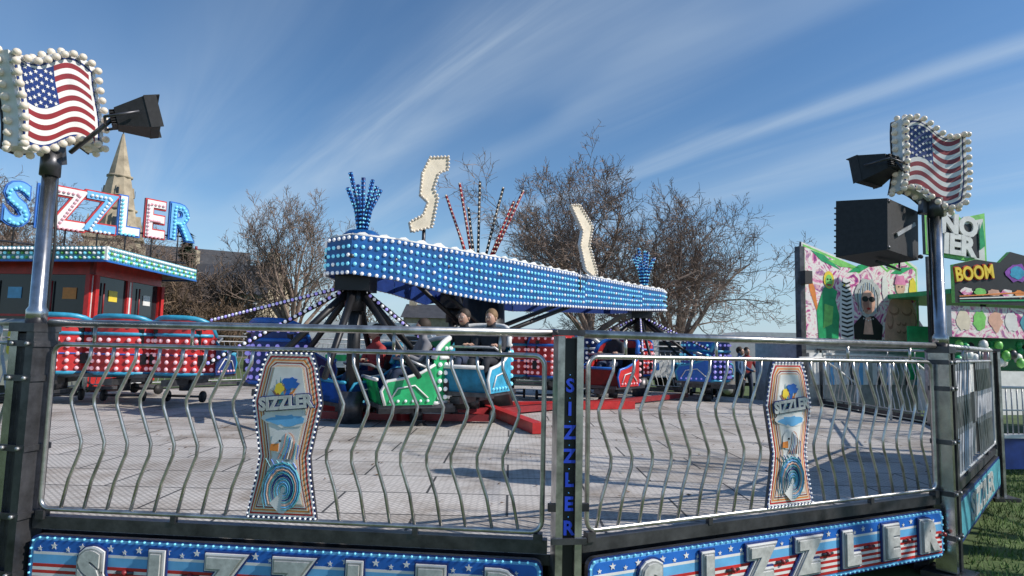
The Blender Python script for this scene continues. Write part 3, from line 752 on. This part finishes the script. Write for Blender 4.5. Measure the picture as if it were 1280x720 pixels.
# ------------------------------------------------------------ trees
def tree_mesh(name,height,spread,seed,mt,trunk_h=.22,limbs=7,lv=(7,7,6,5),r0=.24,up=.25,twr=.011):
    rd=random.Random(seed); mb=MB()
    vs=[];fs=[]
    def tube3(P,R,n):
        o=len(vs)
        for i,p_ in enumerate(P):
            t=(P[min(i+1,len(P)-1)]-P[max(0,i-1)]).normalized(); a=t.orthogonal().normalized(); b=t.cross(a)
            for j in range(n):
                an=6.2832*j/n; vs.append(p_+(a*math.cos(an)+b*math.sin(an))*R[i])
        for i in range(len(P)-1):
            for j in range(n): fs.append((o+i*n+j,o+i*n+(j+1)%n,o+(i+1)*n+(j+1)%n,o+(i+1)*n+j))
    def grow(p0,d,L,r,lev):
        ns=6 if lev<=1 else (4 if lev<4 else 2); P=[p0.copy()];R=[r];p_=p0.copy();dd=d.copy()
        for i in range(ns):
            w=.15+.06*lev
            dd=(dd+V((rd.uniform(-w,w),rd.uniform(-w,w),rd.uniform(-w,w)+up*.22))).normalized()
            p_=p_+dd*(L/ns); P.append(p_.copy()); R.append(max(twr*.6,r*(1-.8*(i+1)/ns)))
        tube3(P,R,7 if lev<=1 else (4 if lev<3 else 3))
        if lev>=len(lv)+1: return
        nch=lv[lev-1]
        for c in range(nch):
            t=.22+.78*(c+rd.random()*.8)/nch; t=min(t,.99); k=t*ns;i=min(int(k),ns-1);q=P[i].lerp(P[i+1],k-i)
            dl=(P[i+1]-P[i]).normalized(); ax=dl.orthogonal(); ax.rotate(Matrix.Rotation(rd.uniform(0,6.28),3,dl))
            ang=math.radians(rd.uniform(28,62)); nd=(dl*math.cos(ang)+ax.normalized()*math.sin(ang)); nd.z+=up*.35; nd.normalize()
            grow(q,nd,L*rd.uniform(.42,.66)*(1.12-.35*t),max(twr,R[i]*.52),lev+1)
    th=height*trunk_h
    P=[V((0,0,0)),V((.05,0,th*.5)),V((.02,.05,th))]
    tube3([P[0],V((0,0,.25)),P[1],P[2]],[r0*1.35,r0*1.05,r0*.95,r0*.85],10)
    for k in range(limbs):
        a=6.283*k/limbs+rd.uniform(-.3,.3); el=rd.uniform(.45,1.25) if k<limbs-2 else 1.4
        d=V((math.cos(a)*math.cos(el),math.sin(a)*math.cos(el),math.sin(el)))
        L=math.hypot(spread*math.cos(el),(height-th)*math.sin(el))*rd.uniform(.62,.78)
        grow(P[2]-V((0,0,rd.uniform(0,.25)*th)),d,L,r0*.55,1)
    mb.add(vs,fs,mt,False)
    return mb.obj(name)
def tree(name,loc,src=None,rot=0,sc=(1,1,1),**k):
    if src is None: o=tree_mesh(name,**k)
    else: o=D.objects.new(name,src.data); scene.collection.objects.link(o)
    o.location=loc;o.rotation_euler=(0,0,rot);o.scale=sc
    return o
T1=tree('bare_tree',(3.0,24,0),height=10.4,spread=5.6,seed=3,mt=bark,limbs=10,lv=(7,6,6,4),twr=.011)
T2=tree('bare_tree',(7.0,26.5,0),height=8.8,spread=6.0,seed=11,mt=bark,limbs=10,lv=(7,6,6,4),twr=.011)
T3=tree('bare_tree',(-12.6,36,0),height=10.6,spread=4.2,seed=5,mt=bark,limbs=10,lv=(6,6,5,3),up=.5,twr=.014)
tree('bare_tree',(-24.5,28.5,0),T2,1.0,(1.15,1.15,1.12)); tree('bare_tree',(-21,34,0),T1,2.2,(1.0,1.0,.85))
tree('bare_tree',(-33,50,0),T1,.6,(1.2,1.2,1.0))
# two open-crowned trees just out of the picture to the right; their limbs stripe the ride floor with shadow
T4=tree('bare_tree',(9.6,3.6,0),height=9.5,spread=5.2,seed=31,mt=bark,limbs=6,lv=(4,3),r0=.26,twr=.02)
tree('bare_tree',(13.0,8.6,0),T4,2.4,(1.0,1.0,1.05))
def shrub_mesh(seed):
    return dict(height=4.2,spread=3.2,seed=seed,mt=barkD,trunk_h=.06,limbs=12,lv=(6,6,4),r0=.12,up=.35,twr=.02)
S1=tree('bare_shrub',(-15.5,34,0),**shrub_mesh(21)); 
for i,(x,y,s) in enumerate(((-19,34,1.5),(-21.5,36,1.6),(-17.5,38,1.5),(-24.5,38,1.6),(-10,40,1.0),(-28,36,1.5))): tree('bare_shrub',(x,y,0),S1,i*1.1,(s,s,s*1.05))
mb=MB(); rd=random.Random(5); mb.tube([(0,0,0),(0,0,9.2)],[.2,.03],7,barkD)
vs=[];fs=[]
for i in range(5200):
    z=rd.uniform(.6,9.2); R=(9.4-z)*.24*(.75+.25*math.sin(z*5))+.1; a=rd.uniform(0,6.28); r=R*math.sqrt(rd.random())
    c=V((r*math.cos(a),r*math.sin(a),z-r*.3)); d=V((math.cos(a),math.sin(a),-.35))*rd.uniform(.18,.4); s=V((-math.sin(a),math.cos(a),rd.uniform(-.4,.4)))*.09
    o=len(vs); vs+=[c-s,c+s,c+d]; fs.append((o,o+1,o+2))
mb.add(vs,fs,conif); c=mb.obj('conifer_tree'); c.location=(-23.2,44,0)
mb=MB(); rd=random.Random(2); vs=[];fs=[]
K=260
for i in range(K+1):
    a=math.radians(-75+150*i/K); R=95
    x,y=R*math.sin(a),R*math.cos(a); h=3.0+1.4*noise.noise(V((i*.13,0,0)))+.7*noise.noise(V((i*.9,3,0)))+.3*rd.random()
    o=len(vs); vs+=[(x,y,-.1),(x*.99,y*.99,h*.6),(x,y,h)]
    if i: fs+=[(o-3,o,o+1,o-2),(o-2,o+1,o+2,o-1)]
mb.add(vs,fs,hedgeM)
vs=[];fs=[]
for i in range(9000):
    a=math.radians(rd.uniform(-75,75)); R=rd.uniform(91,96); z=rd.uniform(.2,4.0)*(.8+.4*noise.noise(V((a*20,0,0)))); c=V((R*math.sin(a),R*math.cos(a),z)); 
    o=len(vs); u=V((rd.uniform(-.5,.5),rd.uniform(-.3,.3),rd.uniform(-.4,.4)));v_=V((rd.uniform(-.4,.4),0,rd.uniform(-.5,.5))); vs+=[c,c+u,c+v_]; fs.append((o,o+1,o+2))
mb.add(vs,fs,hedgeM); mb.obj('distant_hedge')

# ------------------------------------------------------------ fun house stall right
def blobp(mb,bx_,by,rx,ry,mt,z,sd,n=16,w=.2):
    rr=random.Random(sd); mb.prism([(bx_+rx*math.cos(6.283*i/n)*(1+rr.uniform(-w,w)),by+ry*math.sin(6.283*i/n)*(1+rr.uniform(-w,w))) for i in range(n)],z,z+.003,mt)
mb=MB(); A=V((6.45,13.8,0));B=V((9.75,14.9,0));L=(B-A).length; mb.M=frame(A,B-A)
top=[(L,3.75),(L*.86,4.0),(L*.72,3.68),(L*.6,3.95),(L*.47,3.6),(L*.3,3.85),(0,4.12)]
mb.prism([(0,1.9),(L,1.9)]+top,-.06,0,white,steelD)
mb.prism([(.04,1.93),(L-.04,1.93)]+[(min(max(x,.04),L-.04),y-.05) for x,y in top],0,.004,greenL)
mb.prism([(.08,1.97),(L-.08,1.97)]+[(min(max(x,.08),L-.08),y-.11) for x,y in top],.004,.008,mural)
E=lambda cx,cy,rx,ry,mt,z,n=16,rot=0: mb.prism([(cx+rx*math.cos(6.283*i/n)*math.cos(rot)-ry*math.sin(6.283*i/n)*math.sin(rot),cy+rx*math.cos(6.283*i/n)*math.sin(rot)+ry*math.sin(6.283*i/n)*math.cos(rot)) for i in range(n)],z,z+.003,mt)
for x0,y0,x1,y1,mt in ((.25,3.95,1.1,3.55,green),(.7,3.75,1.7,3.62,greenL),(1.3,3.5,2.2,3.8,green),(2.3,3.85,3.0,3.6,greenL),(2.6,3.55,3.35,3.75,green),(.15,3.5,.45,2.4,orange)):
    d=V((x1-x0,y1-y0));nn=V((-d.y,d.x)).normalized()*.08; mb.prism([(x0,y0),(x0+d.x*.4-nn.x,y0+d.y*.4-nn.y),(x1,y1),(x0+d.x*.4+nn.x,y0+d.y*.4+nn.y)],.010,.013,mt)
mb.prism([(.42,1.98),(.98,1.98),(1.02,2.5),(.92,2.85),(.98,3.05),(.8,3.15),(.6,3.12),(.5,2.9),(.38,2.6)],.014,.017,green)
mb.prism([(.55,2.2),(.8,2.3),(.85,2.7),(.6,2.75)],.018,.021,greenL); E(.74,3.3,.15,.2,yellow,.018); E(.74,3.27,.10,.15,greenL,.022)
for s in(-1,1): E(.74+s*.04,3.31,.025,.02,black,.026,8)
mb.prism([(.66,3.2),(.7,3.16),(.78,3.16),(.82,3.2)],.026,.028,red)
mb.prism([(1.05,1.98),(1.42,1.98),(1.46,2.7),(1.38,3.1),(1.30,3.35),(1.16,3.38),(1.08,3.1),(1.02,2.6)],.014,.017,white)
for i in range(13):
    y=2.02+i*.1; w_=.17-.004*i; mb.prism([(1.24-w_,y+.03),(1.24,y-.01),(1.24+w_,y+.04),(1.24+w_,y+.075),(1.24,y+.035),(1.24-w_,y+.065)],.018,.020,black)
E(1.18,3.2,.03,.03,yellow,.022,8)
mb.prism([(1.45,1.98),(2.25,1.98),(2.3,2.3),(2.1,2.48),(1.98,2.56),(1.72,2.56),(1.6,2.46),(1.42,2.3)],.022,.025,black)
mb.prism([(1.7,2.1),(2.0,2.1),(1.94,2.5),(1.78,2.5)],.026,.028,skinp)
blobp(mb,1.86,2.98,.36,.44,silverp,.026,5,22,.16); 
for i in range(9): mb.tube([(1.62+i*.06,3.3-.01*abs(i-4)**2,.03),(1.55+i*.075,3.0,.031),(1.58+i*.07,2.62,.031)],.008,4,(black,blueL)[i%2])
E(1.86,2.84,.21,.28,skinp,.040); E(1.79,2.79,.09,.2,skinp2,.043,10)
for s in(-1,1): E(1.86+s*.10,2.91,.095,.065,black,.047,12)
mb.box((1.86,2.93,.049),(.1,.018,.004),black); E(1.86,2.69,.06,.028,red,.047,10)
for i in range(5): E(1.72+i*.07,2.42+.02*abs(i-2),.018,.018,white,.03,8)
mb.prism([(2.35,1.98),(3.35,1.98),(3.38,2.6),(3.2,2.95),(2.98,3.05),(2.8,3.05),(2.55,2.9),(2.4,2.5)],.014,.017,skinp)
for cx_,cy_,rx,ry in((2.65,2.7,.16,.12),(3.05,2.7,.17,.12),(2.52,2.45,.1,.2),(3.25,2.45,.09,.22),(2.78,2.4,.07,.06),(2.95,2.4,.07,.06),(2.78,2.22,.07,.06),(2.95,2.22,.07,.06)): E(cx_+.02,cy_-.02,rx,ry,skinp2,.018,12);E(cx_,cy_+.01,rx*.85,ry*.8,skinp,.0215,12)
E(2.88,3.25,.15,.2,skinp,.022);mb.prism([(2.7,3.3),(3.06,3.3),(3.0,3.52),(2.76,3.5)],.026,.028,pink)
for s in(-1,1): E(2.88+s*.05,3.25,.025,.018,black,.026,8)
blobp(mb,3.28,3.2,.12,.3,yellow,.018,7); blobp(mb,2.4,3.2,.1,.3,white,.018,8)
mb.box((-.06,2.0,-.0),(.12,4.0,.16),steelD); mb.box((L/2,1.86,-.03),(L,.08,.12),white)
mb.box((-.02,3.3,.12),(.2,.28,.2),blackp)
mb.box((L/2,.95,-.8),(L,1.8,1.5),galv); mb.box((L/2,1.3,-.02),(L-.3,.7,.06),white)
for i in range(12): mb.box((.2+i*(L-.4)/11,1.2,.02),(.12,.5,.01),(galv,steelD,blueL)[i%3])
mb.M=Matrix.Identity(4); mb.obj('fun_house')
mb=MB(); A=V((9.0,13.45,0));B=V((10.55,13.75,0));L=(B-A).length; mb.M=frame(A,B-A)
mb.prism([(0,3.85),(L,3.7),(L,4.85),(L*.6,4.7),(L*.3,5.0),(0,4.75)],-.08,0,greenL,steelD)
mb.prism([(.05,3.92),(L-.05,3.77),(L-.05,4.72),(L*.6,4.6),(L*.3,4.9),(.05,4.68)],0,.005,white)
mb.prism([(.08,3.95),(L-.2,3.82),(L-.2,4.62),(L*.6,4.55),(L*.3,4.8),(.08,4.62)],.005,.008,black)
mb.text('NO',.60,.02,.03,(L*.54,4.50,.03),white,rot=-.08); mb.text('IER',.60,.02,.03,(L*.52,4.06,.03),white,rot=-.08)
mb.prism([(L-.2,4.0),(L-.06,4.1),(L-.1,4.65),(L-.2,4.4)],.03,.035,green)
for x in(.1,L-.1): mb.box((x,1.9,-.05),(.09,3.8,.06),steelD)
mb.obj('fairground_sign')
mb=MB(); A=V((9.2,12.9,0));B=V((14.5,14.1,0));L=(B-A).length; mb.M=frame(A,B-A)
mb.prism([(0,2.75),(L,2.75),(L,4.0),(2.4,4.0),(2.1,3.8),(1.5,3.9),(1.2,3.65),(.55,3.68),(0,3.55)],-.08,0,black,greenL)
mb.text('BOOM',.40,.02,.012,(.50,3.38,.02),yellow,rot=.12,sx=.85); mb.text('BOOM',.40,.01,.03,(.50,3.38,.008),red,rot=.12,sx=.85)
blobp(mb,1.65,3.45,.3,.2,purple,.01,4); blobp(mb,1.65,3.45,.2,.13,cyan,.015,6); blobp(mb,2.4,3.5,.4,.3,yellow,.01,8)
for i in range(5): blobp(mb,.3+i*.35,3.0,.16,.08,(mural,greenL,skinp,mural,orange)[i],.01,i+40)
for i in range(3): mb.prism([(.1,2.78+i*.05),(3,2.9+i*.11),(3,2.94+i*.11),(.1,2.80+i*.05)],.014,.017,(green,white,orange)[i])
mb.prism([(0,2.05),(L,2.05),(L,2.7),(0,2.7)],-.4,-.1,mural,white)
for i in range(8): blobp(mb,.3+i*.42,2.4,.17,.22,(cream,greenL,skinp,white,teal)[i%5],-.095,i)
mb.box((L/2,.9,-.5),(L,.9,1.0),white)
rd=random.Random(4)
for i in range(90): mb.ball((.2+(i%45)*.11,1.5+rd.uniform(0,.45),-.3+rd.uniform(-.1,.15)),rd.uniform(.07,.11),(green,black,white,greenL,green,steelD)[rd.randrange(6)],8,6,(1,1.2,.8))
mb.box((L/2,3.0,-1.6),(L,.1,3.0),green); mb.box((L/2,1.7,-1.2),(L,1.2,.05),green)
mb.obj('game_stall')
mb=MB(); A=V((6.95,8.9,0));B=V((11.5,9.6,0));L=(B-A).length; mb.M=frame(A,B-A)
mb.box((L/2,.30,-.05),(L,.42,.1),blueD); mb.box((L/2,.54,-.05),(L,.05,.14),white)
for i in range(int(L/.09)): mb.tube([(.03+i*.09,.56,-.05),(.03+i*.09,1.22,-.05)],.010,5,galv)
mb.tube([(0,1.22,-.05),(L,1.22,-.05)],.022,6,white); mb.tube([(0,.9,-.05),(L,.9,-.05)],.012,6,white)
mb.obj('barrier')
mb=MB(); mb.M=Matrix.Translation((7.0,12.3,0))@Matrix.Rotation(-1.2,4,'Z')
for i in range(3): mb.box((0,.7-.28*i+.1,.08+i*.16),(2.0,.28,.16),galv)
for s in(-1,1):
    mb.tube([(s*1,.9,1.0),(s*1,-.1,1.55),(s*1,-.7,1.55),(s*1,-.7,.5)],.022,8,white); mb.tube([(s*1,.9,0),(s*1,.9,1.0)],.022,8,white)
mb.obj('entrance_steps')
def trailer(x,y,yaw,L,h,col,band):
    mb=MB(); mb.M=Matrix.Translation((x,y,0))@Matrix.Rotation(yaw,4,'Z')
    mb.prism([(-L/2,.6),(L/2-1.3,.6),(L/2,.75),(L/2,1.35),(L/2-.35,1.55),(L/2-1.0,h-.15),(L/2-1.3,h),(-L/2,h)],-1,1,col)
    v0=len(mb.v)
    Mi=mb.M.inverted(); Rx=Matrix.Rotation(math.pi/2,4,'X')
    for i in range(v0): mb.v[i]=tuple(mb.M@(Rx@(Mi@V(mb.v[i]))))
    mb.box((-.5,-1.005,1.0),(L-2.5,.01,.25),band)
    mb.box((L/2-1.35,-1.006,1.65),(.8,.012,.6),glass)
    mb.add([(L/2-.36,-.9,1.58),(L/2-.36,.9,1.58),(L/2-.98,.85,h-.2),(L/2-.98,-.85,h-.2)],[(0,1,2,3)],glass)
    for xx in(-L/2+.9,L/2-.9):
        for s in(-1,1):
            mb.tube([(xx,s*.85,.36),(xx,s*1.02,.36)],.36,16,blackp); mb.tube([(xx,s*1.02,.36),(xx,s*1.03,.36)],.18,12,galv)
    mb.box((0,0,.55),(L-.6,1.7,.14),blackp)
    return mb.obj('van')
trailer(4.5,24.5,.1,5.5,2.3,white,blueM); trailer(9.2,22,3.05,5.4,2.3,white,redD); trailer(-5.5,27,.0,5.8,2.5,white,green)

# ------------------------------------------------------------ people
def person(loc,yaw,J,top_m,bot_m,name='person',hair=hairM):
    names=list(J.keys()); idx={k:i for i,k in enumerate(names)}
    E=[('pelvis','waist'),('waist','chest'),('chest','neck'),('neck','headb'),('headb','headt'),
       ('chest','shL'),('shL','elL'),('elL','wrL'),('chest','shR'),('shR','elR'),('elR','wrR'),
       ('pelvis','hipL'),('hipL','knL'),('knL','anL'),('anL','toL'),('pelvis','hipR'),('hipR','knR'),('knR','anR'),('anR','toR')]
    E+=[('wrL','haL'),('wrR','haR')]
    rad={'pelvis':.15,'waist':.135,'chest':.155,'neck':.055,'headb':.085,'headt':.075,'shL':.075,'shR':.075,'elL':.052,'elR':.052,'wrL':.034,'wrR':.034,'haL':.03,'haR':.03,'hipL':.095,'hipR':.095,'knL':.066,'knR':.066,'anL':.045,'anR':.045,'toL':.035,'toR':.035}
    me=D.meshes.new('b'); me.from_pydata([J[k] for k in names],[(idx[a],idx[b]) for a,b in E],[])
    o=D.objects.new('b',me); scene.collection.objects.link(o)
    sk=o.modifiers.new('s','SKIN'); 
    for i,k in enumerate(names):
        sv=me.skin_vertices[0].data[i]; r=rad[k]; sv.radius=(r,r*(.8 if k in('pelvis','waist','chest') else 1)); sv.use_root=(k=='pelvis')
    ss=o.modifiers.new('u','SUBSURF'); ss.levels=2; ss.render_levels=2
    dg=bpy.context.evaluated_depsgraph_get(); m2=D.meshes.new_from_object(o.evaluated_get(dg)); D.objects.remove(o)
    mb=MB(); mb.M=Matrix.Translation(loc)@Matrix.Rotation(yaw,4,'Z')
    def seg(p_):
        best=None;bd=9
        for a,b in E:
            A=V(J[a]);B=V(J[b]);t=max(0,min(1,(p_-A).dot(B-A)/max(1e-6,(B-A).length_squared))); d=(p_-(A+(B-A)*t)).length-rad[a]*.5
            if d<bd: bd=d;best=(a,b,t)
        return best
    vs=[v.co.copy() for v in m2.vertices]; groups={}
    for pl in m2.polygons:
        a,b,t=seg(pl.center)
        if b in('headb','headt') : mt=skinM
        elif b in('haL','haR'): mt=skinM
        elif b in('toL','toR'): mt=shoeM
        elif a in('hipL','hipR','knL','knR') or b in('hipL','hipR'): mt=bot_m
        else: mt=top_m
        groups.setdefault(mt,[]).append(tuple(pl.vertices))
    for mt,fs in groups.items(): mb.add(vs,fs,mt,True)
    hb=V(J['headb']);ht=V(J['headt']);hc=(hb+ht)/2
    mb.ball(hc+V((0,.02,.035)),.108,hair,14,9,(.88,1.0,1.08))
    mb.ball(hc+V((0,-.022,-.01)),.095,skinM,14,9,(.82,.95,1.18))
    mb.add([hc+V((-.014,-.10,-.03)),hc+V((.014,-.10,-.03)),hc+V((0,-.128,-.028)),hc+V((0,-.102,.012))],[(0,1,2),(1,3,2),(3,0,2)],skinM)
    for s in(-1,1):
        mb.ball(hc+V((s*.032,-.103,.008)),.011,white,6,4); mb.ball(hc+V((s*.032,-.112,.008)),.006,black,6,4)
        mb.ball(hc+V((s*.082,.0,-.005)),.026,skinM,7,5,(.4,.7,1.1))
    mb.box(hc+V((0,-.105,-.062)),(.045,.01,.01),redD)
    for s,w_,e_ in((1,'wrL','haL'),(-1,'wrR','haR')):
        w0=V(J[w_]);h0=V(J[e_]);d=(h0-w0).normalized();sx=d.cross(V((0,0,1)));sx=sx.normalized() if sx.length>.1 else V((0,1,0)); dn=V((0,0,-1)) if abs(d.z)<.8 else V((0,-1,0))
        for k in range(4):
            b0=h0+sx*(k-1.5)*.019; ln=(.07,.078,.072,.055)[k]
            mb.tube([b0,b0+d*ln*.5+dn*.004,b0+d*ln*.8+dn*.025,b0+d*ln*.8+dn*.045],[.0095,.009,.008,.006],6,skinM)
        b0=w0+(h0-w0)*.45; mb.tube([b0,b0+sx*.035*s+d*.02,b0+sx*.045*s+d*.05+dn*.01],[.012,.011,.008],6,skinM)
    return mb.obj(name)
def standing(lean=0):
    return {'pelvis':(0,0,.95),'waist':(0,-lean*.25,1.12),'chest':(0,-lean*.6,1.36),'neck':(0,-lean*.8,1.50),'headb':(0,-lean*.92-.01,1.58),'headt':(0,-lean-.02,1.70),
     'shL':(.19,-lean*.6,1.40),'elL':(.27,-lean*.6-.1,1.13),'wrL':(.22,-lean*.6-.33,1.05),'haL':(.21,-lean*.6-.41,1.04),
     'shR':(-.19,-lean*.6,1.40),'elR':(-.26,-lean*.6-.02,1.12),'wrR':(-.25,-lean*.6-.16,.90),'haR':(-.25,-lean*.6-.2,.83),
     'hipL':(.1,0,.9),'knL':(.12,-.06,.5),'anL':(.12,.02,.09),'toL':(.13,-.16,.04),'hipR':(-.1,0,.9),'knR':(-.13,.02,.5),'anR':(-.14,.14,.09),'toR':(-.15,-.04,.04)}
def seated():
    return {'pelvis':(0,0,.12),'waist':(0,-.0,.28),'chest':(0,.0,.5),'neck':(0,-.01,.64),'headb':(0,-.02,.72),'headt':(0,-.03,.85),
     'shL':(.18,0,.54),'elL':(.24,-.12,.3),'wrL':(.2,-.24,.36),'haL':(.19,-.31,.38),'shR':(-.18,0,.54),'elR':(-.24,-.12,.3),'wrR':(-.2,-.24,.36),'haR':(-.19,-.31,.38),
     'hipL':(.1,-.04,.12),'knL':(.12,-.44,.14),'anL':(.12,-.5,-.22),'toL':(.12,-.64,-.25),'hipR':(-.1,-.04,.12),'knR':(-.12,-.44,.14),'anR':(-.12,-.5,-.22),'toR':(-.12,-.64,-.25)}
def rider(cl,cy,sc,dx,tm,bm,hair=hairM):
    M=Matrix.Translation(cl)@Matrix.Rotation(cy,4,'Z'); p_=M@V((dx*sc,-.08*sc,.40*sc))
    person(p_,cy+math.pi,seated(),tm,bm,hair=hair)
rider((-1.35,9.2,.72),2.0,.95,.0,coatG,jeans)
rider((-.55,9.55,.88),2.75,1.0,.22,jacket,jeans); rider((-.55,9.55,.88),2.75,1.0,-.24,jacket,jacket,hairB)
rider((2.2,13.4,.78),2.4,1,.0,jacket,jeans)
rider((-2.15,9.75,.66),2.3,.9,0,coatR,jeans)
for x,y,yw,a,b,h_ in ((5.6,19.6,.3,jacket,jeans,hairM),(6.2,19.9,-.5,coatG,jeans,hairB),(7.0,19.2,.9,coatB,jacket,hairM),(7.6,20.2,.1,coatR,jeans,hairM),(8.6,19.0,-.3,jacket,jacket,hairB)):
    person((x,y,0.0),yw,standing(.02),a,b,hair=h_)
